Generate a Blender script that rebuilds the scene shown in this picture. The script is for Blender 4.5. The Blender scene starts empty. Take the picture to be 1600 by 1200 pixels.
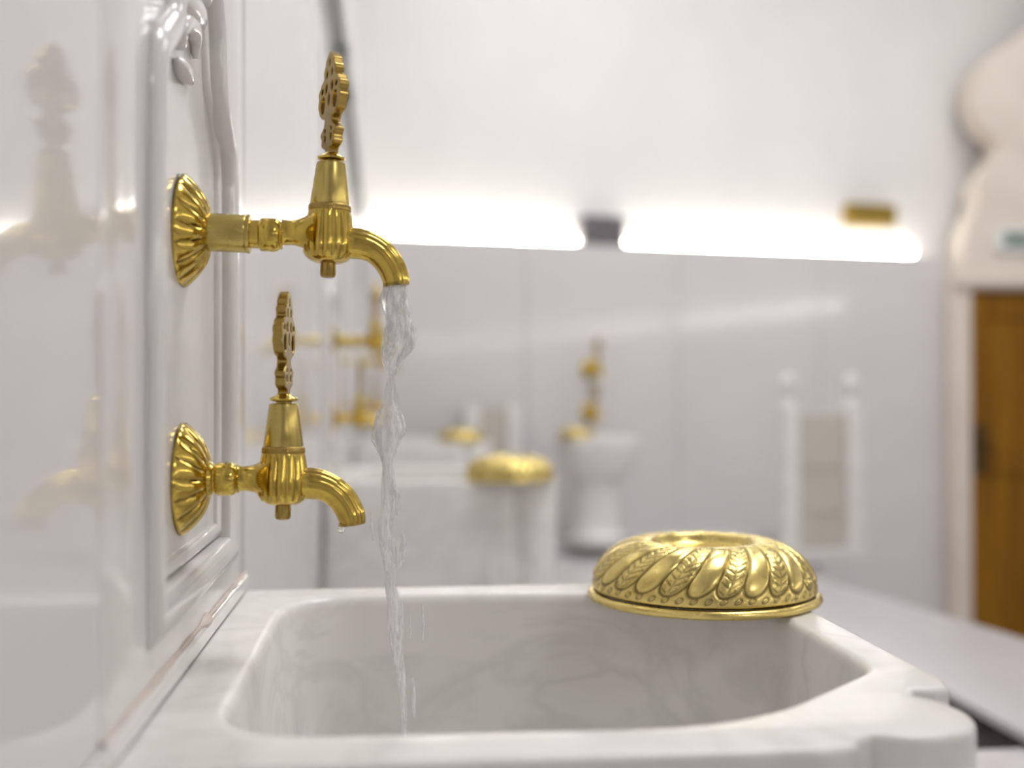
import bpy, bmesh, math, random
from mathutils import Vector, Matrix, noise
from mathutils.geometry import tessellate_polygon
R = math.radians
random.seed(7)
S = bpy.context.scene
COL = S.collection

# ------------------------------------------------------------------ camera
F, CZ = 1700.0, 0.60                      # focal length in pixels of 1600x1200, camera height
YAW, PITCH = math.atan(182 / F), math.atan(11 / F)
cd = bpy.data.cameras.new('camera')
cd.sensor_width = 36.0
cd.lens = F / 1600 * 36.0
cd.clip_start = 0.02
cd.dof.use_dof = True
cd.dof.focus_distance = 0.755
cd.dof.aperture_fstop = cd.lens / 1000 / 0.0145
cam = bpy.data.objects.new('camera', cd)
cam.location = (0, 0, CZ)
cam.rotation_euler = (math.pi / 2 + PITCH, 0, -YAW)
COL.objects.link(cam)
S.camera = cam

# ------------------------------------------------------------------ world, lights, exposure
S.view_settings.view_transform = 'Standard'
S.view_settings.look = 'None'
S.view_settings.gamma = 1.0
S.view_settings.use_curve_mapping = False
S.view_settings.exposure = 0.18
w = bpy.data.worlds.new('world')
w.use_nodes = True
w.node_tree.nodes['Background'].inputs[0].default_value = (0.9, 0.93, 1.0, 1)
w.node_tree.nodes['Background'].inputs[1].default_value = 0.1
S.world = w

def area(name, loc, rot, size, size_y, power, color):
    l = bpy.data.lights.new(name, 'AREA')
    l.shape = 'RECTANGLE'
    l.size, l.size_y, l.energy, l.color = size, size_y, power, color
    o = bpy.data.objects.new(name, l)
    o.location, o.rotation_euler = loc, rot
    COL.objects.link(o)
    return o
area('added_ceiling_light', (1.1, 1.3, 2.9), (0, 0, 0), 0.9, 0.9, 30, (0.985, 0.985, 1.0))  # unseen overhead lights, all four added to light the room
area('added_ceiling_light', (0.75, 3.2, 2.9), (0, 0, 0), 0.9, 0.9, 14, (0.985, 0.985, 1.0))  # added to brighten the upper wall at the left
area('added_ceiling_light', (2.5, 3.1, 2.9), (0, 0, 0), 0.9, 0.9, 15, (0.985, 0.985, 1.0))  # added to brighten the far right corner
area('added_ceiling_light', (2.2, -2.2, 2.9), (0, 0, 0), 0.9, 0.9, 22, (0.985, 0.985, 1.0))

# ------------------------------------------------------------------ helpers
def ray(x, y):
    xc, yc = (x - 800) / F, (600 - y) / F
    d = math.cos(PITCH) - yc * math.sin(PITCH)
    u = yc * math.cos(PITCH) + math.sin(PITCH)
    return Vector((xc * math.cos(YAW) + d * math.sin(YAW), d * math.cos(YAW) - xc * math.sin(YAW), u))
def on_z(x, y, z):
    r = ray(x, y); return r * ((z - CZ) / r.z) + Vector((0, 0, CZ))
def on_x(x, y, X):
    r = ray(x, y); return r * (X / r.x) + Vector((0, 0, CZ))
def on_y(x, y, Y):
    r = ray(x, y); return r * (Y / r.y) + Vector((0, 0, CZ))

def finish(name, me, mat, parent=None, sharp=40, kind=None, label=None):
    if me.materials: me.materials.clear()
    me.materials.append(mat)
    for p in me.polygons: p.use_smooth = True
    if sharp: me.set_sharp_from_angle(angle=R(sharp))
    o = bpy.data.objects.new(name, me)
    COL.objects.link(o)
    if parent: o.parent = parent
    if kind: o['kind'] = kind
    if label: o['label'] = label
    return o
def mesh(name, verts, faces, mat, parent=None, sharp=40, kind=None, label=None, fix=True):
    me = bpy.data.meshes.new(name)
    me.from_pydata([tuple(v) for v in verts], [], faces)
    if fix:
        bm = bmesh.new(); bm.from_mesh(me)
        bmesh.ops.remove_doubles(bm, verts=bm.verts, dist=1e-6)
        bmesh.ops.recalc_face_normals(bm, faces=bm.faces)
        bm.to_mesh(me); bm.free()
    me.update()
    return finish(name, me, mat, parent, sharp, kind, label)
def tag(o, label, cat, group=None):
    o['label'] = label; o['category'] = cat
    if group: o['group'] = group
    return o
def thing(name, label, cat, loc=(0, 0, 0), rotz=0, group=None):
    o = bpy.data.objects.new(name, None)
    o.empty_display_size = 0.05
    COL.objects.link(o)
    o.location = loc; o.rotation_euler = (0, 0, rotz)
    return tag(o, label, cat, group)
def copy_tree(o, parent=None):
    c = o.copy(); COL.objects.link(c)
    c.parent = parent
    for ch in list(o.children): copy_tree(ch, c)
    return c
def box(name, lo, hi, mat, parent=None, bev=0.004, kind=None, label=None, rotz=0, loc=(0, 0, 0), seg=2):
    bm = bmesh.new()
    bmesh.ops.create_cube(bm, size=1)
    for v in bm.verts:
        v.co = Vector([lo[i] + (v.co[i] + .5) * (hi[i] - lo[i]) for i in range(3)])
    if bev: bmesh.ops.bevel(bm, geom=bm.edges[:], offset=bev, segments=seg, affect='EDGES', profile=0.5)
    me = bpy.data.meshes.new(name); bm.to_mesh(me); bm.free()
    o = finish(name, me, mat, parent, 15, kind, label)
    o.location = loc; o.rotation_euler = (0, 0, rotz)
    return o
def lathe(name, prof, mat, parent=None, n=64, mod=None, axis='Z', sharp=35, label=None, patina=None):
    """prof: (r, h) list; mod(theta, r, h, i) -> new r; axis the spin axis."""
    vs, fs, pt = [], [], []
    for i, (r, h) in enumerate(prof):
        for k in range(n):
            t = 2 * math.pi * k / n
            rr = mod(t, r, h, i) if mod else r
            a, b = rr * math.cos(t), rr * math.sin(t)
            vs.append((a, b, h) if axis == 'Z' else (h, a, b))
            if patina: pt.append(patina(t, r, h, i))
    for i in range(len(prof) - 1):
        for k in range(n):
            k2 = (k + 1) % n
            fs.append((i * n + k, i * n + k2, (i + 1) * n + k2, (i + 1) * n + k))
    if prof[0][0] > 1e-6: fs.append(tuple(range(n))[::-1])
    if prof[-1][0] > 1e-6: fs.append(tuple((len(prof) - 1) * n + k for k in range(n)))
    o = mesh(name, vs, fs, mat, parent, sharp, None, label, fix=not patina)
    if patina:
        at = o.data.attributes.new('patina', 'FLOAT', 'POINT')
        at.data.foreach_set('value', pt)
    return o
def catmull(pts, n=8, closed=False):
    P = [Vector(p) for p in pts]; out = []; m = len(P)
    for i in range(m if closed else m - 1):
        p0 = P[(i - 1) % m] if closed or i > 0 else P[0] * 2 - P[1]
        p1, p2 = P[i], P[(i + 1) % m]
        p3 = P[(i + 2) % m] if closed or i + 2 < m else P[-1] * 2 - P[-2]
        for k in range(n):
            t = k / n
            out.append(0.5 * (2 * p1 + (p2 - p0) * t + (2 * p0 - 5 * p1 + 4 * p2 - p3) * t * t + (3 * p1 - p0 - 3 * p2 + p3) * t ** 3))
    if not closed: out.append(P[-1])
    return out
def tube(name, path, radii, mat, parent=None, n=32, mod=None, sharp=40, label=None, up=Vector((0, 1, 0)), cap=True, kind=None):
    """mod(theta, s) multiplies the radius; theta=0 points along the sweep normal (away from the bend)."""
    P = [Vector(p) for p in path]; m = len(P); vs, fs = [], []
    for i in range(m):
        T = (P[min(i + 1, m - 1)] - P[max(i - 1, 0)]).normalized()
        B = (up - up.dot(T) * T).normalized()
        N = B.cross(T)
        r = radii[i] if hasattr(radii, '__len__') else radii
        for k in range(n):
            t = 2 * math.pi * k / n
            q = r * (mod(t, i / (m - 1)) if mod else 1)
            vs.append(P[i] + N * (q * math.cos(t)) + B * (q * math.sin(t)))
    for i in range(m - 1):
        for k in range(n):
            k2 = (k + 1) % n
            fs.append((i * n + k, i * n + k2, (i + 1) * n + k2, (i + 1) * n + k))
    if cap:
        fs.append(tuple(range(n))[::-1]); fs.append(tuple((m - 1) * n + k for k in range(n)))
    return mesh(name, vs, fs, mat, parent, sharp, kind, label)
def plate(name, loops, depth, bevel, mat, parent=None, sharp=40, res=2, label=None):
    """flat outline(s) in local XY, holes included, extruded along Z with rounded edges"""
    cu = bpy.data.curves.new(name, 'CURVE')
    cu.dimensions = '2D'; cu.fill_mode = 'BOTH'
    cu.extrude = max(depth / 2 - bevel, 1e-5); cu.bevel_depth = bevel; cu.bevel_resolution = res
    cu.offset = -bevel
    for lp in loops:
        sp = cu.splines.new('POLY'); sp.points.add(len(lp) - 1)
        for p, q in zip(sp.points, lp): p.co = (q[0], q[1], 0, 1)
        sp.use_cyclic_u = True
    t = bpy.data.objects.new('tmp', cu); COL.objects.link(t)
    bpy.context.view_layer.update()
    dg = bpy.context.evaluated_depsgraph_get()
    me = bpy.data.meshes.new_from_object(t.evaluated_get(dg))
    bpy.data.objects.remove(t); bpy.data.curves.remove(cu)
    me.name = name
    bm = bmesh.new(); bm.from_mesh(me); bmesh.ops.remove_doubles(bm, verts=bm.verts, dist=1e-6); bmesh.ops.recalc_face_normals(bm, faces=bm.faces); bm.to_mesh(me); bm.free()
    return finish(name, me, mat, parent, sharp, None, label)
def ellipse(cx, cy, rx, ry, n=20, rot=0):
    return [(cx + rx * math.cos(t) * math.cos(rot) - ry * math.sin(t) * math.sin(rot),
             cy + rx * math.cos(t) * math.sin(rot) + ry * math.sin(t) * math.cos(rot)) for t in [2 * math.pi * k / n for k in range(n)]]

# ------------------------------------------------------------------ materials
class NT:
    def __init__(s, name):
        s.m = bpy.data.materials.new(name); s.m.use_nodes = True
        s.t = s.m.node_tree; s.n = s.t.nodes; s.l = s.t.links
        s.b = s.n['Principled BSDF']; s.out = s.n['Material Output']
    def new(s, ty, **kw):
        n = s.n.new(ty)
        for k, v in kw.items(): setattr(n, k, v)
        return n
    def set(s, **kw):
        for k, v in kw.items():
            s.b.inputs[k.replace('_', ' ')].default_value = v if not isinstance(v, tuple) or len(v) == 4 else (*v, 1)
    def ramp(s, fac, stops):
        r = s.new('ShaderNodeValToRGB')
        while len(r.color_ramp.elements) < len(stops): r.color_ramp.elements.new(0.5)
        for e, (p, c) in zip(r.color_ramp.elements, stops):
            e.position = p; e.color = (*c, 1) if len(c) == 3 else c
        s.l.new(fac, r.inputs[0]); return r.outputs[0]
    def noise(s, scale, detail=4, rough=.5, dist=0.0, vec=None, stretch=None, coord='Object'):
        tc = s.new('ShaderNodeTexCoord')
        v = tc.outputs[coord]
        if stretch:
            mp = s.new('ShaderNodeMapping'); mp.inputs['Scale'].default_value = stretch
            s.l.new(v, mp.inputs[0]); v = mp.outputs[0]
        n = s.new('ShaderNodeTexNoise')
        n.inputs['Scale'].default_value = scale; n.inputs['Detail'].default_value = detail
        n.inputs['Roughness'].default_value = rough; n.inputs['Distortion'].default_value = dist
        s.l.new(v, n.inputs['Vector']); return n.outputs['Fac']
    def mix(s, fac, a, b, mode='MIX'):
        m = s.new('ShaderNodeMix', data_type='RGBA', blend_type=mode)
        for sock, v in ((m.inputs[0], fac), (m.inputs[6], a), (m.inputs[7], b)):
            if isinstance(v, (int, float)): sock.default_value = v
            elif isinstance(v, tuple): sock.default_value = (*v, 1)
            else: s.l.new(v, sock)
        return m.outputs[2]
    def bump(s, h, strength, dist=0.001):
        b = s.new('ShaderNodeBump'); b.inputs['Strength'].default_value = strength; b.inputs['Distance'].default_value = dist
        s.l.new(h, b.inputs['Height']); s.l.new(b.outputs[0], s.b.inputs['Normal'])

def marble(name, light, vein, rough, scale=4.0, width=.05, cloud=.35, coat=0.0):
    t = NT(name)
    n1 = t.noise(scale, 6, .55, 1.4, stretch=(1, 1, 1.6))
    v = t.ramp(n1, [(0.5 - width, (0, 0, 0)), (0.5, (1, 1, 1)), (0.5 + width, (0, 0, 0))])
    n2 = t.noise(scale * .6, 3, .5, .4)
    c = t.ramp(n2, [(.3, (0, 0, 0)), (.72, (1, 1, 1))])
    base = t.mix(c, light, tuple(l * (1 - cloud * .35) + ve * cloud * .35 for l, ve in zip(light, vein)))
    m = t.new('ShaderNodeMath', operation='MULTIPLY'); m.inputs[1].default_value = cloud
    t.l.new(v, m.inputs[0])
    t.l.new(t.mix(m.outputs[0], base, vein), t.b.inputs['Base Color'])
    t.set(Roughness=rough, IOR=1.5)
    t.b.inputs['Coat Weight'].default_value = coat
    t.b.inputs['Coat Roughness'].default_value = .05
    return t.m
M_slab = marble('carved_marble', (.72, .70, .69), (.60, .57, .56), .12, 5, .10, .15)
M_wall = marble('polished_wall_marble', (.70, .68, .675), (.62, .60, .60), .07, 1.6, .10, .2)
M_clad = marble('cladding_marble', (.70, .68, .68), (.62, .60, .61), .10, 1.3, .12, .25)
M_basin = marble('veined_basin_marble', (.82, .80, .78), (.50, .49, .46), .24, 6.5, .09, .26)
M_beige = marble('beige_marble', (.56, .53, .47), (.46, .43, .38), .3, 4, .08, .3)
M_bench = marble('bench_marble', (.50, .49, .50), (.43, .42, .43), .3, 2.0, .04, .3)
M_floor = marble('floor_marble', (.62, .60, .60), (.45, .43, .43), .3, 1.5, .05, .4)

t = NT('white_plaster'); t.l.new(t.ramp(t.noise(3, 4), [(.3, (.80, .785, .77)), (.7, (.84, .825, .81))]), t.b.inputs['Base Color'])
t.set(Roughness=.8); M_plaster = t.m
t = NT('cream_plaster'); t.l.new(t.ramp(t.noise(5, 4), [(.3, (.70, .62, .54)), (.7, (.76, .68, .60))]), t.b.inputs['Base Color'])
t.set(Roughness=.7); M_cream = t.m

def brass(name, col, dark, rough, bump=.15, grain=None):
    t = NT(name)
    n = t.noise(90, 4, .6)
    a = t.ramp(n, [(.35, tuple(c * .86 for c in col)), (.7, col)])
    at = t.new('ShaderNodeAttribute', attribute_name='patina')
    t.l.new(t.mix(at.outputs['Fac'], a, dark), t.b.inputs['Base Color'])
    rr = t.ramp(t.noise(45, 3, .6), [(.3, (rough * .7,) * 3), (.75, (rough * 1.5,) * 3)])
    t.l.new(rr, t.b.inputs['Roughness'])
    t.set(Metallic=1.0)
    t.bump(t.noise(grain[0] if grain else 70, 3, .5, stretch=grain[1] if grain else None), bump, .0008)
    return t.m
M_brass = brass('polished_brass', (.66, .475, .105), (.08, .045, .010), .11, .2)
M_satin = brass('satin_brass', (.60, .47, .15), (.10, .055, .012), .24, .12, (300, (1, 1, .04)))
M_aged = brass('aged_brass', (.43, .30, .085), (.05, .03, .01), .22, .35)
M_bowl = brass('hammered_brass', (.82, .655, .235), (.07, .042, .012), .26, .2)

t = NT('water')   # clear water with white churned streaks
n = t.noise(26, 4, .55, .8, stretch=(9, 9, 1.1))
fac = t.ramp(n, [(.40, (.16,) * 3), (.62, (.92,) * 3)])
gl = t.new('ShaderNodeBsdfGlass'); gl.inputs['IOR'].default_value = 1.33; gl.inputs['Roughness'].default_value = .02
tr = t.new('ShaderNodeBsdfTransparent')
m1 = t.new('ShaderNodeMixShader'); m1.inputs[0].default_value = .28
t.l.new(tr.outputs[0], m1.inputs[1]); t.l.new(gl.outputs[0], m1.inputs[2])
m2 = t.new('ShaderNodeMixShader')
t.set(Base_Color=(.93, .93, .94), Roughness=.15)
t.l.new(fac, m2.inputs[0]); t.l.new(m1.outputs[0], m2.inputs[1]); t.l.new(t.b.outputs[0], m2.inputs[2])
t.l.new(m2.outputs[0], t.out.inputs[0])
M_water = t.m
t = NT('water_drop'); t.set(Base_Color=(1, 1, 1), Roughness=.0, IOR=1.33); t.b.inputs['Transmission Weight'].default_value = 1; M_drop = t.m

t = NT('honey_wood')
g = t.noise(3, 6, .6, .6, stretch=(9, 9, .5))
t.l.new(t.ramp(g, [(.25, (.13, .045, .002)), (.55, (.25, .11, .004)), (.8, (.32, .15, .006))]), t.b.inputs['Base Color'])
t.set(Roughness=.6); t.b.inputs['Specular IOR Level'].default_value = .2; M_wood = t.m
t = NT('gap_shade_dark'); t.l.new(t.ramp(t.noise(3, 5, stretch=(1, .2, 6)), [(.3, (.022, .012, .010)), (.7, (.04, .022, .018))]), t.b.inputs['Base Color']); t.set(Roughness=.5); M_dark = t.m  # near-black brown, the shade under the bench put into the colour
t = NT('dark_bronze'); t.set(Base_Color=(.09, .05, .01), Roughness=.4, Metallic=.6); M_bronze = t.m
t = NT('grey_plastic'); t.l.new(t.ramp(t.noise(20, 2), [(.3, (.13, .12, .13)), (.7, (.15, .14, .15))]), t.b.inputs['Base Color']); t.set(Roughness=.5); M_grey = t.m
t = NT('ochre_paint'); t.l.new(t.ramp(t.noise(20, 2), [(.3, (.25, .16, .01)), (.7, (.29, .19, .015))]), t.b.inputs['Base Color']); t.set(Roughness=.4); M_ochre = t.m
t = NT('green_grey_cable'); t.l.new(t.ramp(t.noise(20, 2), [(.3, (.22, .24, .21)), (.7, (.28, .30, .27))]), t.b.inputs['Base Color']); t.set(Roughness=.5); M_cable = t.m
t = NT('green_print'); t.set(Base_Color=(.015, .10, .045), Roughness=.5); M_green = t.m
t = NT('sign_white'); t.set(Base_Color=(.75, .76, .74), Roughness=.5); M_sign = t.m
t = NT('grout'); t.l.new(t.ramp(t.noise(60, 3), [(.3, (.55, .47, .42)), (.7, (.66, .58, .53))]), t.b.inputs['Base Color']); t.set(Roughness=.7); M_grout = t.m
def emit(name, col, st):
    t = NT(name); t.set(Base_Color=(.8, .8, .8)); t.b.inputs['Emission Color'].default_value = (*col, 1); t.b.inputs['Emission Strength'].default_value = st
    return t.m
M_led = emit('led_tube', (1.0, .95, .86), 26)
M_lamp = emit('lamp_diffuser', (1.0, .96, .9), 4)

# ------------------------------------------------------------------ the room
XW, XS, XP = -.133, -.129, -.137          # wall face, face of the fountain slab, its sunk panel
RIM = .43                                  # top of the basins
FAR0, FANG = 4.15, R(8.9)                  # far wall: depth at the left wall, and its skew
CLAD = 1.183                               # top of the marble cladding
def far(X): return FAR0 + (X - XW) * math.tan(FANG)
box('wall_left', (-.40, .4965, -.7), (-.1405, 5.4, 3.0), M_wall, kind='structure', bev=0)
box('wall_left_near', (-.40, -5.2, -.7), (XS - .0004, .4965, 3.0), M_wall, kind='structure', bev=.0004)
for y0, y1 in ((.9585, 2.0365), (2.4985, 3.5765), (4.0385, 4.6)):     # polished wall slabs between the fountain panels
    box('wall_left_slab', (-.1405, y0, -.1), (XW, y1, 2.0), M_wall, kind='structure', bev=.001)
for k in range(3): box('wall_left_slab', (-.1405, .4970 + 1.54 * k, 1.2505), (XW, .9580 + 1.54 * k, 2.0), M_wall, kind='structure', bev=.001)
box('wall_back', (-.4, -5.4, -.7), (4.2, -5.2, 3.0), M_clad, kind='structure', bev=0)
box('wall_right', (4.0, -5.2, -.7), (4.2, 5.6, 3.0), M_plaster, kind='structure', bev=0)
box('ceiling', (-.4, -5.4, 3.0), (4.2, 5.6, 3.15), M_plaster, kind='structure', bev=0)
box('floor', (XW, -5.2, -.25), (1.36, 4.6, 0.0), M_floor, kind='structure', bev=0)
o = box('floor_lower', (1.36, -5.2, -.8), (4.0, 5.4, -.55), M_floor, kind='structure', bev=0)
XR = on_y(1479, 500, far(2.4)).x            # right end of the far cladding
LF = (XR - XW) / math.cos(FANG)
wf = box('wall_far', (-.1, .05, -.7), (5.0, .20, 3.0), M_plaster, kind='structure', bev=0, rotz=FANG, loc=(XW, FAR0, 0))
# cladding slabs of the far wall, one by one
clad = bpy.data.objects.new('wall_far_cladding', None); COL.objects.link(clad)
clad.location = (XW, FAR0, 0); clad.rotation_euler = (0, 0, FANG); clad['kind'] = 'structure'
nslab = 4
for i in range(nslab):
    a, b = LF * i / nslab, LF * (i + 1) / nslab
    box('cladding_slab', (a + .001, -.03, -.56 if i == nslab - 1 else 0), (b - .001, .05, CLAD), M_clad, clad, bev=.003)
# the low plinth along the far wall
pl = box('trim_1', (.62, -.30, 0), (LF * .60, -.03, .045), M_floor, kind='structure', bev=.006, rotz=FANG, loc=(XW, FAR0, 0))

# cove lamps on the ledge of the cladding (lit), and the pair on the back wall
def cove(x0, x1, label, base, rot, y):
    o = thing('cove_light', label, 'light', base, rot, 'cove lights')
    box('housing', (x0, y - .014, CLAD), (x1, y + .014, CLAD + .010), M_sign, o, bev=.002)
    tube('led_tube', [(x0 + .005, y, CLAD + .020), (x1 - .005, y, CLAD + .020)], .010, M_led, o, n=12, up=Vector((0, 0, 1)))
    return o
def fx(px, py=370):                         # distance along the far wall of a pixel column
    r = ray(px, py)
    X = (FAR0 - XW * math.tan(FANG)) / (r.y / r.x - math.tan(FANG))
    return (X - XW) / math.cos(FANG)
cove(.03, fx(905), 'long lit cove tube on the far ledge, left of the grey box', (XW, FAR0, 0), FANG, .018)
cove(fx(976), fx(1432), 'lit cove tube on the far ledge, between grey box and ochre box', (XW, FAR0, 0), FANG, .018)
box('trim_3', (-.13, -5.2, CLAD - .03), (4.0, -5.14, CLAD), M_clad, kind='structure', bev=.003)
box('trim_4', (3.94, -5.1, CLAD - .03), (4.0, 2.2, CLAD), M_clad, kind='structure', bev=.003)
for x0, x1, lb in ((2.0, 2.9, 'left'), (3.0, 3.9, 'right')):
    cove(x0, x1, lb + ' cove tube on the ledge of the wall behind the camera', (0, -5.165, 0), 0, .0)['group'] = 'rear cove lights'
for y0, y1, lb in ((-5.0, -2.8, 'rearmost'), (-2.6, -.4, 'middle'), (-.2, 2.0, 'foremost')):
    cove(y0, y1, lb + ' cove tube on the ledge of the right wall', (3.965, 0, 0), math.pi / 2, .0)['group'] = 'right wall cove lights'
a, b = fx(906), fx(974)
o = thing('junction_box', 'grey rectangular box on the ledge between the two cove lights', 'box', (XW, FAR0, CLAD), FANG)
box('body', (a, -.03, 0), (b, .05, .115), M_grey, o, bev=.006)
box('cover', (a + .012, -.036, .012), (b - .012, -.029, .103), M_grey, o, bev=.002)
a, b = fx(1326, 335), fx(1397, 335)
o = thing('wall_box', 'small ochre box mounted on the white wall above the cove light', 'box', (XW, FAR0, 0), FANG)
zb = on_y(1360, 351, far(2.0)).z
box('body', (a, -.02, zb), (b, .05, zb + .085), M_ochre, o, bev=.005)
box('rim', (a - .006, .0, zb - .006), (b + .006, .02, zb + .091), M_ochre, o, bev=.003)

# cable climbing the left wall
pts = [on_x(566, 338, XW + .012), on_x(556, 240, XW + .012), on_x(545, 150, XW + .012), on_x(536, 80, XW + .012), on_x(524, -10, XW + .012), on_x(518, -60, XW + .012)]
pts[0].y = min(pts[0].y, 4.08)
cb = thing('wall_cable', 'grey green cable climbing the left wall towards the ceiling', 'cable', pts[0])
tube('cable', [p - pts[0] for p in catmull(pts, 6)], .010, M_cable, cb, n=10, up=Vector((1, 0, 0)))
for k in (2, 3):
    p = pts[k] - pts[0]
    box('clip', p - Vector((.012, .03, .012)), p + Vector((.014, .03, .012)), M_cable, cb, bev=.003)

# arched wall piece with scalloped edge at the right, its door and the sign
YA = 4.42
prof = [(1700, -40), (1612, 40), (1585, 62), (1555, 82), (1530, 108), (1521, 145), (1528, 180), (1545, 206), (1566, 226), (1556, 246), (1538, 268), (1527, 288), (1530, 310), (1522, 335), (1511, 355), (1506, 385), (1500, 412), (1489, 440)]
P = [on_y(x, y, YA) for x, y in prof]
P = [Vector((p.x, p.z)) for p in P]
left = P[-1].x
dX0, dZ1 = on_y(1519, 452, YA).x, on_y(1519, 452, YA).y
dZ1 = on_y(1540, 452, YA).z
loop = [(3.98, P[0].y)] + [(q.x, q.y) for q in catmull([p.to_3d() for p in P], 4)] + [(left, -.55), (dX0, -.55), (dX0, dZ1), (3.5, dZ1), (3.5, -.55), (3.98, -.55)]
arch = plate('wall_arch', [loop], .14, .008, M_cream, sharp=30)
arch['kind'] = 'structure'
arch.rotation_euler = (R(90), 0, 0); arch.location = (0, YA + .07, 0)
box('trim_2', (left - .01, YA - .03, dZ1 + .015), (3.6, YA + .0, dZ1 + .055), M_cream, kind='structure', bev=.006)
d = thing('wooden_door', 'honey brown wooden door in the doorway at the right edge', 'door', (dX0, YA + .03, -.55))
d['kind'] = 'structure'; d.name = 'door_1'
Hd = dZ1 + .55
box('door_leaf', (.002, .0, .005), (3.49 - dX0, .04, Hd - .004), M_wood, d, bev=.004)
for x0, x1 in ((.004, .055), (.33, .42)): box('stile', (x0, -.012, .005), (x1, .0, Hd - .004), M_wood, d, bev=.004)
for z0, z1 in ((.02, .14), (Hd * .5, Hd * .5 + .1), (Hd - .12, Hd - .01)): box('rail', (.055, -.012, z0), (.33, .0, z1), M_wood, d, bev=.004)
z0, z1 = on_y(1530, 742, YA).z + .55, on_y(1530, 662, YA).z + .55
box('lock_plate', (.012, -.02, z0), (.075, -.012, z1), M_bronze, d, bev=.004, label='dark bronze lock plate')
tube('handle', [(.045, -.02, z0 + .12), (.045, -.055, z0 + .12), (.09, -.055, z0 + .12)], .008, M_bronze, d, n=12, up=Vector((0, 0, 1)))
sg0 = on_y(1552, 394, YA); sg1 = on_y(1690, 358, YA)
sg = thing('exit_sign', 'small white sign with green marks above the door', 'sign', (sg0.x, YA, sg0.z))
sw, sh = sg1.x - sg0.x, sg1.z - sg0.z
box('sign_board', (0, -.02, 0), (sw, .0, sh), M_sign, sg, bev=.003)
for u0, u1, v0, v1 in ((.11, .21, .22, .78), (.225, .26, .32, .68), (.28, .36, .18, .80), (.375, .47, .24, .78), (.52, .60, .25, .75), (.64, .72, .25, .75)):
    box('green_mark', (sw * u0, -.022, sh * v0), (sw * u1, -.0195, sh * v1), M_green, sg, bev=.0005)

# bench slab at the right, the shade below it put into dark-coloured parts
bz = .13
poly = [(.862, .30), (.862, 2.72), (1.02, 2.72), (1.10, 2.45), (1.18, 2.02), (1.30, 1.2), (1.34, .30)]
bn = thing('marble_bench', 'low grey marble bench slab right of the basin, dark gap underneath', 'bench', (0, 0, 0))
o = plate('slab', [poly], .016, .004, M_bench, bn); o.location.z = bz - .008
box('dark_riser', (1.06, .34, 0), (1.07, 2.2, bz - .016), M_dark, bn, bev=0, label='recessed riser under the slab, coloured dark for the shade of the gap')
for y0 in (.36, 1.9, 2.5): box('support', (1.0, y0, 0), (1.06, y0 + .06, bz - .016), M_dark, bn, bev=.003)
st = thing('marble_step', 'low pale marble block between the basin and the bench', 'step', (.67, 1.1, 0))
box('block', (-.16, -.35, 0), (.185, .31, .102), M_floor, st, bev=.006)
box('tread', (-.165, -.355, .102), (.188, .315, .11), M_floor, st, bev=.003)

# ------------------------------------------------------------------ fountain slab (carved back panel)
def ogee(side, off):
    """right half of the sunk field's outline (u = y - centre, v = z), off = inward offset"""
CY = .733
def field_outline(off=0.0):
    hw, z0 = .142 - off, .470 + off
    right = [(hw, z0), (hw, .56), (hw, .65), (hw, .735), (hw - .001, .748)]
    wave = [(.139 - off, .768), (.130 - off, .790), (.108 - off, .806), (.092 - off, .818), (.086 - off, .834), (.080 - off, .862), (.062 - off * .7, .892), (.03, .935 - off), (0, .955 - off)]
    w = [(p.x, p.y) for p in catmull([Vector((*q, 0)) for q in [right[-1]] + wave], 6)][1:]
    half = right + w
    return half + [(-u, v) for u, v in half[:-1][::-1]]
def to_yz(pts, x=0.0): return [Vector((x, CY + u, v)) for u, v in pts]
def sweep_closed(name, pts2, prof, x, mat, parent):
    """sweep a moulding profile (inward, outward-from-wall) round a closed outline on the wall"""
    P = [Vector(p) for p in pts2]; m = len(P); vs, fs = [], []
    for i in range(m):
        a = (P[i] - P[i - 1]).normalized(); b = (P[(i + 1) % m] - P[i]).normalized()
        n1, n2 = Vector((-a.y, a.x)), Vector((-b.y, b.x))
        n = (n1 + n2); n = n / max(n.length_squared / 2, .8) if n.length > .01 else n1
        for q, h in prof: vs.append((x + h, CY + P[i].x + n.x * q, P[i].y + n.y * q))
    k = len(prof)
    for i in range(m):
        for j in range(k - 1):
            i2 = (i + 1) % m
            fs.append((i * k + j, i2 * k + j, i2 * k + j + 1, i * k + j + 1))
    return mesh(name, vs, fs, mat, parent, 50)
def arc(c, r, a0, a1, n=8, sy=1.0): return [(c[0] - r * math.cos(R(a0 + (a1 - a0) * k / n)), c[1] + sy * r * math.sin(R(a0 + (a1 - a0) * k / n))) for k in range(n + 1)]
fs_ = thing('fountain_panel', 'carved white marble back panel behind the two near brass taps', 'wall panel', (0, 0, 0), 0, 'fountain back panels')
fo = field_outline()
Y0, Y1 = .497, .957
outer = [(Y0 - CY, .43), (Y1 - CY, .43), (Y1 - CY, 1.25), (Y0 - CY, 1.25)]
fr = plate('frame', [outer, fo], .012, .0015, M_slab, fs_, sharp=30)
fr.matrix_local = Matrix.Translation((XS - .006, CY, 0)) @ Matrix(((0, 0, 1, 0), (1, 0, 0, 0), (0, 1, 0, 0), (0, 0, 0, 1)))
bx = box('field', (-.1404, Y0 + .02, .44), (XP, Y1 - .02, 1.10), M_slab, fs_, bev=0)
sweep_closed('outer_moulding', fo, [(-.006, .0005)] + arc((.006, -.001), .0115, 0, 180, 10, .72) + [(.018, -.009)], XS, M_slab, fs_)
sweep_closed('inner_moulding', field_outline(.024), arc((.0, 0), .0055, 0, 180, 8, .9), XP, M_slab, fs_)
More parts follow.
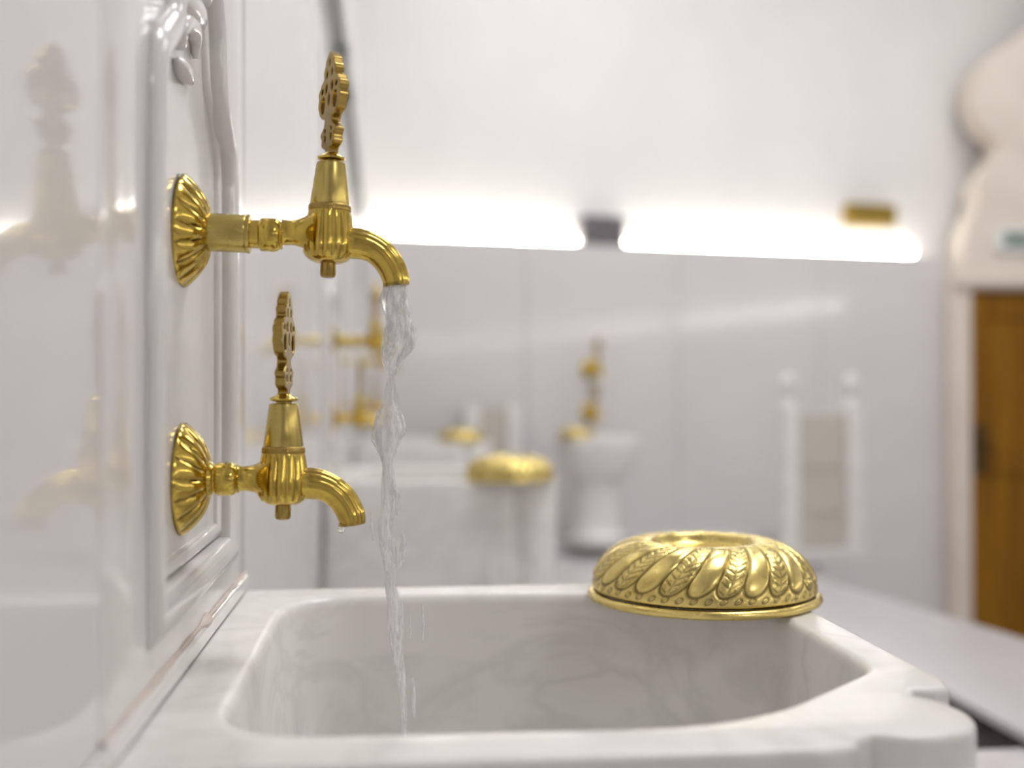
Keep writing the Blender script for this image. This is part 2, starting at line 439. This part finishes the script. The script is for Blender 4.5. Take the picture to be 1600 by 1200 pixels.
# carved leaf scrolls in the crown of the field
def scroll(pts, rad):
    path = catmull([on_x(x, y, XP + .003) for x, y in pts], 8)
    m = len(path)
    return tube('carved_leaf', path, [rad * max(.25, math.sin(math.pi * (.08 + .84 * i / (m - 1)))) for i in range(m)], M_slab, fs_, n=14, up=Vector((1, 0, 0)))
scroll([(306, 92), (304, 60), (296, 40), (284, 34), (276, 48), (280, 66), (288, 70)], .008)
scroll([(314, 44), (300, 22), (284, 8), (270, -8)], .011)
scroll([(300, 130), (290, 118), (281, 104), (276, 92)], .006)
scroll([(322, 10), (312, -14), (298, -30)], .009)
sk = box('skirting', (XS - .0003, Y0, RIM), (XS + .0035, Y1, RIM + .013), M_slab, fs_, bev=.002)
box('trim_5', (XS - .0004, .25, RIM), (XS + .0035, Y0, RIM + .013), M_slab, kind='structure', bev=.002)
jt = []
for i in range(41):
    y = Y0 + (Y1 - Y0) * i / 40
    r_ = .0014 + .0012 * noise.noise(Vector((y * 35, 0, 0))) + (.003 if 21 < i < 24 else 0)
    jt.append((Vector((XS + .0008, y, RIM + .0142)), max(.0008, r_)))
tube('sealant_bead', [p for p, _ in jt], [r for _, r in jt], M_grout, fs_, n=8, up=Vector((0, 0, 1)), label='uneven pinkish sealant bead')
for k, lb in ((1, 'carved marble back panel behind the second basin along the left wall'), (2, 'farthest carved marble back panel on the left wall')):
    c = copy_tree(fs_); c.location.y = 1.54 * k; c['label'] = lb

# ------------------------------------------------------------------ marble basin
def round_poly(pts, rad, n=6):
    out = []; m = len(pts)
    for i in range(m):
        p, a, b = Vector(pts[i]), Vector(pts[i - 1]), Vector(pts[(i + 1) % m])
        r = rad[i] if hasattr(rad, '__len__') else rad
        r = min(r, (a - p).length * .48, (b - p).length * .48)
        s, e = p + (a - p).normalized() * r, p + (b - p).normalized() * r
        for k in range(n + 1):
            u = k / n
            out.append((s * (1 - u) ** 2 + p * 2 * u * (1 - u) + e * u * u))
    res = [out[0]]
    for q in out[1:]:
        if (q - res[-1]).length > 1e-5: res.append(q)
    if (res[0] - res[-1]).length < 1e-5: res.pop()
    return res
def subdivide(P, step):
    out = []
    for i in range(len(P)):
        a, b = P[i], P[(i + 1) % len(P)]
        k = max(1, int((b - a).length / step))
        out += [a + (b - a) * j / k for j in range(k)]
    return out
def offset(P, d):                          # >0 grows a counter-clockwise outline
    m = len(P); out = []
    for i in range(m):
        a = (P[i] - P[i - 1]); b = (P[(i + 1) % m] - P[i])
        a, b = a.normalized(), b.normalized()
        n = Vector((a.y, -a.x)) + Vector((b.y, -b.x))
        n = n / max(n.length_squared / 2, .6)
        out.append(P[i] + n * d)
    return out
BX, BY = .0965, .727                       # middle of the basin
lobe_c, lobe_r = (.262, .552), .0405
def lobe(sgn):
    # round corner column; from the front notch round to the side notch
    a0, a1 = -142, 52
    pts = []
    for k in range(17):
        a = R(a0 + (a1 - a0) * k / 16)
        pts.append((lobe_c[0] + lobe_r * math.cos(a), lobe_c[1] + lobe_r * math.sin(a)))
    return pts
near = [(XS, .502), (.208, .499), (.222, .5035), (.2265, .516)] + lobe(1)[1:] + [(.2945, .5945), (.306, .592), (.317, .597), (.3225, .612)]
far_ = [(x, 2 * BY - y) for x, y in near][::-1]
Pout = subdivide([Vector(p) for p in near + far_], .012)
inn = [(-.090, .550), (.178, .541), (.292, .643), (.292, .812), (.180, .903), (-.088, .914)]
Pin = subdivide(round_poly(inn, [.055, .06, .022, .022, .06, .07], 10), .006)
def build_basin():
    vs, fs = [], []
    def ring(P, z):
        i0 = len(vs); vs.extend((p.x, p.y, z) for p in P); return (i0, len(P))
    def bridge(a, b):
        n = a[1]
        for k in range(n):
            k2 = (k + 1) % n
            fs.append((a[0] + k, a[0] + k2, b[0] + k2, b[0] + k))
    r = .0045
    orings = [ring(offset(Pout, -r), RIM)]
    for k in range(1, 6):
        a = R(90 * k / 5); orings.append(ring(offset(Pout, -r + r * math.sin(a)), RIM - r + r * math.cos(a)))
    for z, o in ((RIM - .05, 0), (RIM - .10, -.002), (.22, -.006), (.10, -.012), (.05, -.012), (.046, 0), (0, 0)): orings.append(ring(offset(Pout, o), z))
    for a, b in zip(orings, orings[1:]): bridge(a, b)
    r = .010
    irings = [ring(offset(Pin, r * .6), RIM)]
    for k in range(1, 7):
        a = R(78 * k / 6); irings.append(ring(offset(Pin, r * .6 - r * math.sin(a) * .75), RIM - r + r * math.cos(a)))
    base = offset(Pin, r * .6 - r * math.sin(R(78)) * .75)
    c = Vector((BX, BY)); depth = .165; z0 = RIM - r + r * math.cos(R(78))
    for k in range(1, 15):
        u = k / 14
        s = 1 - .17 * u - .83 * max(0, (u - .5) / .5) ** 2.6 * .98
        zz = z0 - (depth - r) * (1 - (1 - u) ** 1.9)
        irings.append(ring([c + (p - c) * max(s, .01) for p in base], zz))
    for a, b in zip(irings, irings[1:]): bridge(a, b)
    fs.append(tuple(irings[-1][0] + k for k in range(irings[-1][1])))
    o0, i0 = orings[0], irings[0]
    A = [Vector(vs[o0[0] + k]) for k in range(o0[1])]; B = [Vector(vs[i0[0] + k]) for k in range(i0[1])]
    idx = [o0[0] + k for k in range(o0[1])] + [i0[0] + k for k in range(i0[1])]
    for tri in tessellate_polygon([A, B]): fs.append(tuple(idx[t] for t in tri))
    return vs, fs
ba = thing('marble_basin', 'white veined marble wash basin in front, water falling into it', 'basin', (0, 0, 0), 0, 'marble wash basins')
v_, f_ = build_basin()
mesh('basin_block', v_, f_, M_basin, ba, 32)
# drain in the bottom
lathe('drain', [(.0, .002), (.012, .002), (.016, .0035), (.019, .001), (.019, -.002)], M_aged, ba, n=32).location = (BX, BY, RIM - .1645)
# carved scroll on the side that faces the camera, and its twin
for yy in (.503, 2 * BY - .503):
    pts = [(.205, .36), (.195, .32), (.178, .29), (.176, .25), (.190, .215), (.186, .17), (.165, .13)]
    tube('carved_scroll', catmull([(x, yy + (.004 if yy < .7 else -.004) , z) for x, z in pts], 6), .009, M_basin, ba, n=12, up=Vector((0, 1, 0)))
for k, lb in ((1, 'white marble basin behind the running water, gold bowl on its corner'), (2, 'farthest marble basin along the left wall, by the small gold bowl')):
    c = copy_tree(ba); c.location.y = 1.54 * k; c['label'] = lb

# ------------------------------------------------------------------ brass taps
def pierced_plate(name, outer, holes, depth, b, mat, parent):
    """flat plate in local XY with holes, chamfered edges"""
    vs, fs = [], []
    loops = [([Vector(p) for p in outer], -1)] + [([Vector(p) for p in h], 1) for h in holes]
    front, back = [], []
    for P, sg in loops:
        n = len(P); i0 = len(vs)
        ins = offset(P, sg * b)
        for Q, z in ((ins, depth / 2), (P, depth / 2 - b), (P, -depth / 2 + b), (ins, -depth / 2)): vs.extend((q.x, q.y, z) for q in Q)
        for r_ in range(3):
            for k in range(n):
                k2 = (k + 1) % n
                fs.append((i0 + r_ * n + k, i0 + r_ * n + k2, i0 + (r_ + 1) * n + k2, i0 + (r_ + 1) * n + k))
        front.append(list(range(i0, i0 + n))); back.append(list(range(i0 + 3 * n, i0 + 4 * n)))
    for idx in (front, back):
        flat = [i for l in idx for i in l]
        for tri in tessellate_polygon([[Vector(vs[i]) for i in l] for l in idx]): fs.append(tuple(flat[t] for t in tri))
    return mesh(name, vs, fs, mat, parent, 35)
U = .000418                                # metres per photo pixel at the taps
def flute(n, amp, p=1.0, lim=None):
    def f(t, r, h, i): return r * (1 - amp * (1 - abs(math.cos(n * t / 2)) ** p))
    return f
def make_tap(label, ext, beta, loc, tilt):
    """origin on the panel at the arm's axis; arm along +X, handle up"""
    tp = thing('brass_tap', label, 'tap', loc, 0, 'brass wall taps')
    # fluted rose on the wall
    N = 192
    nl = 16
    prof = []
    for k in range(25):
        u = k / 24
        rr = .0365 - (.0365 - .0115) * u
        prof.append((rr, .002 + .0155 * math.sin(u * math.pi / 2) ** .85))
    prof = [(.0365, 0)] + prof + [(.0112, .0165)]
    vs, fs, pt = [], [], []
    for i, (r, h) in enumerate(prof):
        u = (r - .0115) / .025
        for k in range(N):
            t = 2 * math.pi * k / N
            g = abs(math.sin(nl * t / 2 + .55 * u))
            amp = .0030 * max(0, min(1, u * 2.4 + .1)) * max(0, min(1, (1 - u) * 5 + .12))
            hh = h - amp * (1 - g ** .42) if 0 < i < len(prof) - 1 else h
            rr = r * (1 - .004 * (1 - g)) if i <= 2 else r
            vs.append((max(hh, 0), rr * math.cos(t), rr * math.sin(t)))
            e = max(0, 1 - g / .34)
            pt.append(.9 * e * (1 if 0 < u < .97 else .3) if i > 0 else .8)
    for i in range(len(prof) - 1):
        for k in range(N):
            k2 = (k + 1) % N
            fs.append((i * N + k, i * N + k2, (i + 1) * N + k2, (i + 1) * N + k))
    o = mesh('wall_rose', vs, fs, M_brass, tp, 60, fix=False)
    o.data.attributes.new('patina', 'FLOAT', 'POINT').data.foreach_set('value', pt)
    ex = 0.0
    if ext:                                # short extension pipe
        x0, x1 = .0145, .0145 + 60 * U
        q = [(.0105, x0 - .002), (.0122, x0), (.0124, x0 + .001), (.0124, x1), (.0120, x1 + .0008), (.0126, x1 + .0012), (.0128, x1 + .0024), (.0124, x1 + .0036), (.0085, x1 + .0040)]
        lathe('extension_pipe', q, M_satin, tp, n=48, axis='X')
        xs = x1 + .003
    else:
        xs = .0150
        lathe('arm_collar', [(.0080, xs - .003), (.0115, xs - .001), (.0118, xs + .0025), (.0098, xs + .005), (.0085, xs + .006)], M_brass, tp, n=48, axis='X')
    # arm: shank, nut, neck, flare
    xb = xs + 122 * U if ext else xs + 118 * U           # axis of the body
    q = [(.0092, xs), (.0092, xs + .0062), (.0098, xs + .0068)]
    lathe('shank', q, M_brass, tp, n=40, axis='X')
    xn = xs + .0066
    lathe('nut', [(.0080, xn), (.0102, xn + .0003), (.0109, xn + .0014), (.0109, xn + .0095), (.0100, xn + .0120), (.0088, xn + .0130), (.0094, xn + .0142), (.0086, xn + .0150)], M_brass, tp, n=48, axis='X')
    xm = xn + .0145
    q = [(.0086, xm), (.0082, xm + .0015), (.0081, xm + .003)]
    L = xb - .009 - (xm + .003)
    for k in range(1, 15):
        u = k / 14
        q.append((.0081 + .0080 * u ** 2.4, xm + .003 + L * u))
    lathe('arm', q, M_brass, tp, n=48, axis='X')
    bd = []                                # everything on the body's axis
    Z = lambda y: (367 - y) * U            # photo row of the upper tap -> local height
    nf = 16
    prof = [(.0118, Z(320)), (.0136, Z(326)), (.0146, Z(335)), (.0155, Z(350)), (.0165, Z(368)), (.0167, Z(380)), (.0163, Z(392)), (.0145, Z(399)), (.0118, Z(404)), (.0085, Z(407)), (.0, Z(408))]
    pr2 = []
    for a, b in zip(prof, prof[1:]):
        for k in range(3): pr2.append((a[0] + (b[0] - a[0]) * k / 3, a[1] + (b[1] - a[1]) * k / 3))
    pr2.append(prof[-1])
    zt, zb_ = Z(326), Z(402)
    def fl(t, r, h, i):
        e = max(0, min(1, (zt - h) / .003)) * max(0, min(1, (h - zb_) / .003))
        front = .35 + .65 * abs(math.sin(t))              # flutes strongest fore and aft
        return r * (1 - 0.085 * e * front * (1 - abs(math.cos(nf * t / 2)) ** .8))
    def pa(t, r, h, i):
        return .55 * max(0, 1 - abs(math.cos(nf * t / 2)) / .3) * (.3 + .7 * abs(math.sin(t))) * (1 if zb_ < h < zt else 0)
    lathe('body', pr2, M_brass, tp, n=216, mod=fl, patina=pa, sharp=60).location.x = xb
    lathe('bottom_pin', [(.0050, Z(404)), (.0052, Z(425)), (.0046, Z(429)), (.0030, Z(430.5)), (0, Z(431))], M_aged, tp, n=28).location.x = xb
    # bonnet, knurled collar, spindle, disc
    kn = [(.0118, Z(330)), (.0134, Z(328.5)), (.0139, Z(326)), (.0139, Z(319)), (.0133, Z(316.5)), (.0126, Z(316))]
    lathe('knurled_collar', kn, M_aged, tp, n=256, mod=lambda t, r, h, i: r * (1 - (.022 if i in (2, 3) else 0) * (.5 + .5 * math.cos(64 * t))), sharp=50).location.x = xb
    lathe('bonnet', [(.0126, Z(317)), (.0129, Z(314)), (.0096, Z(254)), (.0092, Z(250.5)), (.0082, Z(249.5)), (.0, Z(249.5))], M_satin, tp, n=64).location.x = xb
    lathe('spindle', [(.0052, Z(252)), (.0052, Z(243))], M_aged, tp, n=32).location.x = xb
    o = lathe('handle_disc', [(.0, Z(246.5)), (.0075, Z(246.5)), (.0090, Z(245)), (.0092, Z(242)), (.0080, Z(239.5)), (.0055, Z(237.5)), (.0042, Z(234)), (.0, Z(234))], M_brass, tp, n=48)
    o.location.x = xb; 
    # openwork handle plate (millimetres, v up from the disc)
    half = [(3.6, -1.0), (4.0, 1.5), (5.2, 3.5), (7.6, 5.0), (9.6, 7.2), (9.0, 10.5), (10.8, 12.5), (11.0, 15.0), (8.4, 17.0), (6.0, 19.0), (5.2, 21.5), (6.6, 23.4),
            (10.6, 24.8), (13.4, 27.4), (14.6, 30.2), (16.2, 32.6), (16.0, 36.0), (15.2, 38.0), (16.0, 40.2), (15.2, 43.4), (13.0, 45.2), (11.8, 47.6), (9.2, 48.6),
            (8.0, 50.4), (8.8, 53.0), (7.6, 56.0), (6.2, 57.6), (5.8, 60.0), (3.6, 62.6), (1.4, 64.6), (0, 65.4)]
    half = [(u * (1.34 if v > 4 else 1), v) for u, v in half]
    loop = [Vector((u, v, 0)) for u, v in half] + [Vector((-u, v, 0)) for u, v in half[:-1][::-1]]
    loop = [(p.x / 1000, p.y / 1000) for p in catmull(loop, 3, True)]
    holes = []
    for cx, cy, rx, ry, rot in ((9.0, 33.0, 3.6, 5.6, -.15), (4.2, 42.6, 1.9, 3.3, .2), (10.4, 42.4, 2.1, 1.9, 0), (3.7, 51.6, 1.5, 2.6, .1), (4.3, 10.5, 1.8, 2.4, 0), (4.6, 15.6, 1.5, 1.3, 0)):
        for s in (1, -1): holes.append(ellipse(s * cx * 1.34 / 1000, cy / 1000, rx * 1.34 / 1000, ry / 1000, 18, s * rot))
    holes.append(ellipse(0, .0585, .0016, .0024, 16))
    holes.append(ellipse(0, .0350, .0022, .0042, 16))
    h = pierced_plate('handle', loop, holes, .0066, .0007, M_aged, tp)
    # plate's X -> (sin b, -cos b, 0), its Y -> up
    for v in h.data.vertices: v.co.y *= 1.035
    h.matrix_local = Matrix.Translation((xb, 0, Z(237))) @ Matrix(((math.sin(beta), 0, -math.cos(beta), 0), (-math.cos(beta), 0, -math.sin(beta), 0), (0, 1, 0, 0), (0, 0, 0, 1)))
    # spout
    cx = [(510, 372, 20), (532, 374, 23), (548, 374.5, 24.5), (565, 377, 23.5), (582, 384, 22.5), (597, 396.5, 22.5), (607, 411, 22), (613, 425, 21.5), (615, 437.5, 20.5)]
    path = catmull([Vector(((x - 508) * U + xb, 0, Z(y))) for x, y, r in cx], 5)
    rad = [p.x for p in catmull([Vector((r * U, 0, 0)) for x, y, r in cx], 5)]
    def md(t, s):
        e = max(0, min(1, (s - .12) / .15))
        top = max(0, min(1, (math.cos(t) + .12) * 2.2))
        return 1 - .12 * e * top * (1 - abs(math.cos(7 * t)) ** .7) + .03 * e * top
    tube('spout', path, rad, M_brass, tp, n=120, mod=md, sharp=60, up=Vector((0, -1, 0)), cap=False)
    d = (path[-1] - path[-2]).normalized()
    e = path[-1]
    tube('spout_mouth', [e - d * .0015, e + d * .0006, e + d * .0004, e - d * .012], [rad[-1] * 1.03, rad[-1] * 1.0, rad[-1] * .8, rad[-1] * .78], M_aged, tp, n=64, up=Vector((0, -1, 0)), cap=True)
    tp.rotation_euler = (0, tilt, 0)
    tp.children[0].rotation_euler = (0, -tilt, 0)
    tp['mouth'] = (e.x * math.cos(tilt) + e.z * math.sin(tilt), e.z * math.cos(tilt) - e.x * math.sin(tilt))
    return tp
ta = on_x(285, 361, XP); tb = on_x(284, 748.5, XP)
up_tap = make_tap('upper near brass tap with long pipe and openwork handle, water running', True, R(22), ta, R(1.7))
lo_tap = make_tap('lower near brass tap with openwork handle, a drop at its spout', False, R(-6), (tb.x, tb.y, tb.z), R(.4))
for k in (1, 2):
    a = copy_tree(up_tap); a.location.y += 1.54 * k
    b = copy_tree(lo_tap); b.location.y += 1.54 * k
    a['label'] = ('upper gold tap on the second panel, blurred behind the water', 'upper gold tap on the farthest left wall panel')[k - 1]
    b['label'] = ('lower gold tap on the second panel, blurred behind the water', 'lower gold tap on the farthest left wall panel')[k - 1]
for src, py, lb in ((up_tap, 577, 'upper gold tap on the far wall above the pedestal basin'), (lo_tap, 645, 'lower gold tap on the far wall above the pedestal basin')):
    c = copy_tree(src)
    s = fx(917, 600)
    p = Vector((XW, FAR0, 0)) + Vector((math.cos(FANG) * s, math.sin(FANG) * s, 0)) + Vector((math.sin(FANG), -math.cos(FANG), 0)) * .030
    c.location = (p.x, p.y, on_y(917, py, p.y).z)
    c.rotation_euler = (0, R(1.7), -math.pi / 2 + FANG)
    c['label'] = lb; c['group'] = 'taps of the far wall'

# ------------------------------------------------------------------ running water
lx, lz = lo_tap['mouth']
mx, mz = up_tap['mouth']; MX, MY, MZ = ta.x + mx, ta.y, ta.z + mz
del up_tap['mouth']; del lo_tap['mouth']
for o in bpy.data.objects:
    if 'mouth' in o.keys(): del o['mouth']
keys = [(440, 616, 36), (455, 617, 38), (475, 617, 40), (500, 621, 40), (525, 624, 50), (545, 621, 50), (562, 615, 38), (578, 612, 22), (592, 612, 13), (606, 611, 17), (630, 610, 25), (655, 607, 36), (680, 604, 40), (705, 604, 30), (725, 606, 18), (760, 607, 20), (790, 605, 17), (820, 601, 22), (850, 606, 23), (880, 609, 19), (915, 610, 17), (950, 616, 24), (1000, 620, 21), (1040, 624, 15), (1100, 630, 10), (1165, 633, 8), (1215, 634, 8)]
ws = thing('water_stream', 'clear twisting stream of water falling from the upper tap', 'water', (MX, MY, MZ), 0)
def strand(name, keys, depth, seed, n=28, amp=.35, dy=0.0, sub=10):
    K = catmull([Vector((x, y, wd)) for y, x, wd in keys], sub)
    vs, fs = [], []
    m = len(K)
    for i, k in enumerate(K):
        p = on_y(k.x, k.y, MY) - Vector((MX, MY, MZ))
        hw = max(k.z, 2) * .5 * U
        tw = noise.noise(Vector((seed, k.y / 60, 3))) * 1.4
        for j in range(n):
            t = 2 * math.pi * j / n
            nz = 1 + amp * noise.noise(Vector((math.cos(t) * 1.7 + seed, math.sin(t) * 1.7, k.y / 38))) + amp * .5 * noise.noise(Vector((math.cos(t) * 4 + seed, math.sin(t) * 4, k.y / 17)))
            a, b = hw * nz * math.cos(t), hw * depth * nz * math.sin(t)
            vs.append((p.x + a, dy + b + .25 * a * math.sin(tw), p.z))
    for i in range(m - 1):
        for j in range(n):
            j2 = (j + 1) % n
            fs.append((i * n + j, i * n + j2, (i + 1) * n + j2, (i + 1) * n + j))
    fs.append(tuple(range(n))[::-1]); fs.append(tuple((m - 1) * n + k for k in range(n)))
    return mesh(name, vs, fs, M_water, ws, None)
strand('main_flow', keys, .55, 1.3)
strand('splash', [(452, 610, 6), (470, 611, 16), (500, 616, 18), (530, 612, 14), (560, 606, 8), (585, 608, 3)], .5, 5.1, 16, .5, -.004)
strand('splash', [(505, 634, 3), (520, 638, 12), (540, 640, 16), (556, 630, 12), (572, 620, 4)], .5, 8.2, 16, .5, -.003)
strand('splash', [(640, 622, 3), (655, 626, 12), (670, 627, 15), (690, 622, 8), (704, 617, 3)], .4, 2.7, 16, .5, .003)
strand('splash', [(640, 592, 3), (660, 590, 9), (690, 592, 12), (712, 596, 6), (730, 600, 2)], .5, 12.7, 14, .5, .0)
strand('splash', [(765, 618, 3), (780, 622, 10), (800, 620, 7), (815, 612, 2)], .5, 3.7, 14, .5, .0)
strand('splash', [(830, 628, 2), (850, 630, 9), (875, 628, 8), (890, 622, 2)], .5, 9.4, 14, .5, .0)
strand('splash', [(800, 580, 1.5), (825, 581, 5), (845, 583, 2)], .6, 6.4, 10, .3, .0)
strand('droplet', [(945, 660, 1.5), (975, 661, 4), (1000, 661, 1.5)], .8, 4.4, 10, .2, .0)
strand('droplet', [(955, 641, 1.5), (980, 641, 4), (1000, 641, 1.5)], .8, 7.4, 10, .2, .0)
strand('droplet', [(1060, 645, 2), (1085, 646, 7), (1120, 647, 2)], .8, 2.4, 10, .2, .0)
dp = Vector((tb.x + lx - .0068, tb.y - .0045, tb.z + lz - .0012))
dr = lathe('water_drop', [(.0, .0034), (.0010, .0026), (.0019, .0008), (.0023, -.0010), (.0021, -.0026), (.0013, -.0038), (0, -.0042)], M_drop, None, n=24, sharp=None)
dr.location = dp
tag(dr, 'single clear drop hanging from the lower brass spout', 'water drop')

# ------------------------------------------------------------------ embossed brass bowl (upside down)
def make_bowl():
    b = thing('brass_bowl', 'large embossed brass bowl upside down on the near basin rim', 'bowl', (.2515, .874, RIM), R(4), 'brass hammam bowls')
    pr = [(.0885, .0075), (.0905, .0095), (.0908, .0135), (.0890, .0210), (.0845, .0295), (.0780, .0372), (.0690, .0437), (.0590, .0478), (.0500, .0497), (.0450, .0500), (.0420, .0490), (.0400, .0455), (.0385, .0425), (.0340, .0408), (.0200, .0400), (.0010, .0398)]
    pr = [(r, .0075 + (z - .0075) * .95) for r, z in pr]
    P = catmull([Vector((r, z, 0)) for r, z in pr], 10)
    m, N, nl = len(P), 884, 26
    L = [0]
    for a, c in zip(P, P[1:]): L.append(L[-1] + (c - a).length)
    Ltop = L[90]                            # shoulder of the crown ring
    vs, fs, pt = [], [], []
    for i in range(m):
        p = P[i]; s = L[i] / Ltop
        T = (P[min(i + 1, m - 1)] - P[max(i - 1, 0)]).normalized()
        Nn = Vector((T.y, -T.x))            # outward in (r, z)
        for k in range(N):
            t = 2 * math.pi * k / N
            ph = (t - .46 * s) / (2 * math.pi) * nl
            li = math.floor(ph); u = (ph - li) * 2 - 1
            e = abs(u)
            s0, s1 = .14, .33
            if s < s1: e = math.sqrt(u * u + ((s1 - s) / (s1 - s0)) ** 2)
            fade = max(0, min(1, (1.02 - s) / .16))
            h = 0; pa = 0
            if s < 1.02:
                if e < 1: h = .0015 * (1 - e ** 4) * fade
                g = math.exp(-((e - 1) / .10) ** 2)
                if s > s1: g = math.exp(-((1 - abs(u)) / .10) ** 2)
                g *= max(0, min(1, (s - .10) / .03))
                h -= .0008 * g * fade; pa = .85 * g * (fade ** .5) * (1 if s < .72 else max(.25, 1 - (s - .72) * 3))
                if li % 2 == 0 and e < .84 and s < .93:        # leaf sprays on every other lobe
                    q = (s - .2) * 12.5 - abs(u) * 1.25
                    fr_ = q - math.floor(q)
                    ln = math.exp(-((fr_ - .5) / .13) ** 2) * (1 if .1 < abs(u) < .8 else .0)
                    st = math.exp(-(u / .07) ** 2) * .6
                    q2 = (s - .2) * 25 + abs(u) * 2.0; f2 = abs(q2 - math.floor(q2) - .5)
                    ln = max(ln, st, .7 * math.exp(-(f2 / .10) ** 2) * (1 if .35 < abs(u) < .7 else 0))
                    h -= .00055 * ln; pa = max(pa, .8 * ln)
            if s < .2:                      # band of small leaves above the lip
                ph2 = t / (2 * math.pi) * nl * 2; f2 = (ph2 - math.floor(ph2) - .5)
                yy = (s - .105) / .045
                xx = f2 / .30
                a_ = xx * .8 + yy * .6; b_ = -xx * .6 + yy * .8
                ee = math.sqrt((a_ / 1.0) ** 2 + (b_ / .55) ** 2)
                g = math.exp(-((ee - 1) / .22) ** 2) + .8 * math.exp(-(b_ / .12) ** 2) * (1 if ee < 1 else 0)
                g = min(1, g) * max(0, min(1, (s - .03) / .02))
                h -= .0004 * g; pa = max(pa, .75 * g)
                if ee < 1: h += .0004 * (1 - ee)
            if s < .035: pa = max(pa, .97)
            r, z = p.x + Nn.x * h, p.y + Nn.y * h
            vs.append((r * math.cos(t), r * math.sin(t), z)); pt.append(min(1, pa))
    for i in range(m - 1):
        for k in range(N):
            k2 = (k + 1) % N
            fs.append((i * N + k, i * N + k2, (i + 1) * N + k2, (i + 1) * N + k))
    o = mesh('dome', vs, fs, M_bowl, b, None, fix=False)
    o.data.attributes.new('patina', 'FLOAT', 'POINT').data.foreach_set('value', pt)
    # lip: a flat rolled ring, a little wavy
    sec = [(.0855, .0010), (.0900, .0000), (.0935, .0008), (.0948, .0030), (.0942, .0054), (.0920, .0070), (.0895, .0074), (.0875, .0068)]
    vs, fs = [], []
    n2 = 160; k_ = len(sec)
    for i in range(n2):
        t = 2 * math.pi * i / n2
        dz = .0007 * noise.noise(Vector((math.cos(t) * 2, math.sin(t) * 2, 1))); dr_ = .0010 * noise.noise(Vector((math.cos(t) * 3, math.sin(t) * 3, 5)))
        for r, z in sec: vs.append(((r + dr_) * math.cos(t), (r + dr_) * math.sin(t), max(z + dz * (z / .0074), 0)))
    for i in range(n2):
        for j in range(k_):
            i2, j2 = (i + 1) % n2, (j + 1) % k_
            fs.append((i * k_ + j, i2 * k_ + j, i2 * k_ + j2, i * k_ + j2))
    mesh('lip', vs, fs, M_bowl, b, 60)
    lathe('crown_boss', [(.012, .0378), (.0105, .0395), (.007, .0408), (0, .0413)], M_bowl, b, n=40)
    return b
bowl = make_bowl()
def far_bowl(px, py, z, sc, rot, lb):
    c = copy_tree(bowl); p = on_z(px, py, z)
    c.location = p; c.scale = (sc,) * 3; c.rotation_euler = (0, 0, rot); c['label'] = lb
    return c
far_bowl(796, 749, RIM, .93, .7, 'gold bowl on the corner of the second basin')
c = far_bowl(721, 696, RIM, .84, 1.9, 'small gold bowl on the farthest left basin')
c.location = (on_y(721, 690, 3.66).x, 3.66, RIM)

# ------------------------------------------------------------------ pedestal basin by the far wall
pb = on_z(933, 848, .045)
pbs = thing('pedestal_basin', 'goblet shaped marble basin on a column by the far wall', 'basin', pb, FANG)
oct_ = lambda t, r, h, i: r * (1 + .02 * math.cos(8 * t))
lathe('column', [(.105, 0), (.105, .03), (.092, .04), (.082, .06), (.078, .16), (.082, .22), (.088, .235)], M_basin, pbs, n=64, mod=oct_)
lathe('bowl', [(.085, .228), (.100, .24), (.128, .27), (.146, .31), (.152, .345), (.158, .350), (.158, .385), (.150, .390), (.132, .386), (.125, .36), (.10, .31), (0, .29)], M_basin, pbs, n=64, mod=oct_)
q = on_z(889, 684, .435); 
c = copy_tree(bowl); c.location = (pb.x - .088, pb.y - .07, .045 + .388); c.scale = (.70,) * 3; c['label'] = 'gold bowl on the rim of the pedestal basin'

# ------------------------------------------------------------------ low marble screens
def screen(px0, px1, ytop, ybot, yfin, label, fin):
    g0 = on_z((px0 + px1) / 2, ybot, 0.0)
    zc = g0.y * math.cos(YAW) + g0.x * math.sin(YAW)
    k = zc / F
    wdt = (px1 - px0) * k
    H = (ybot - ytop) * k
    o = thing('marble_screen', label, 'screen', g0, FANG)
    pw = .062
    box('panel', (-wdt / 2 + pw, -.02, .05), (wdt / 2 - pw, .02, H), M_beige, o, bev=.006)
    box('plinth', (-wdt / 2 - .01, -.042, 0), (wdt / 2 + .01, .042, .05), M_slab, o, bev=.008)
    for j in range(2): box('panel_groove', (-wdt / 2 + pw + .02, -.026, H * (.34 + .3 * j)), (wdt / 2 - pw - .02, -.019, H * (.36 + .3 * j)), M_beige, o, bev=.002)
    for s in (-1, 1):
        top = H + (.02 if fin else 0)
        p = box('post', (s * (wdt / 2 - pw / 2) - pw / 2, -pw / 2, .05), (s * (wdt / 2 - pw / 2) + pw / 2, pw / 2, top), M_basin, o, bev=.006)
        if fin:
            fh = (ybot - yfin) * k - top
            lathe('finial', [(.026, 0), (.028, .01), (.018, fh * .22), (.016, fh * .35), (.030, fh * .55), (.032, fh * .68), (.022, fh * .9), (.0, fh)], M_basin, p, n=28).location = (s * (wdt / 2 - pw / 2), 0, top)
    return o
screen(1212, 1350, 645, 878, 582, 'low marble screen with two knobbed posts before the far wall', True)
screen(722, 815, 634, 858, 634, 'plain low marble screen behind the farthest left basin', False).location.y = 4.115

# unseen ceiling lamp frames, added to go with the added area lights
for x, y, lb in ((1.1, 1.3, 'above the near basin'), (.75, 3.2, 'before the far wall by the left wall'), (2.5, 3.1, 'before the far wall by the doorway'), (2.2, -2.2, 'behind the camera')):
    o = thing('added_ceiling_lamp', 'added unseen square lamp panel ' + lb, 'lamp', (x, y, 2.93), 0, 'added ceiling lamps')
    box('frame', (-.47, -.47, 0), (.47, .47, .07), M_sign, o, bev=.006)
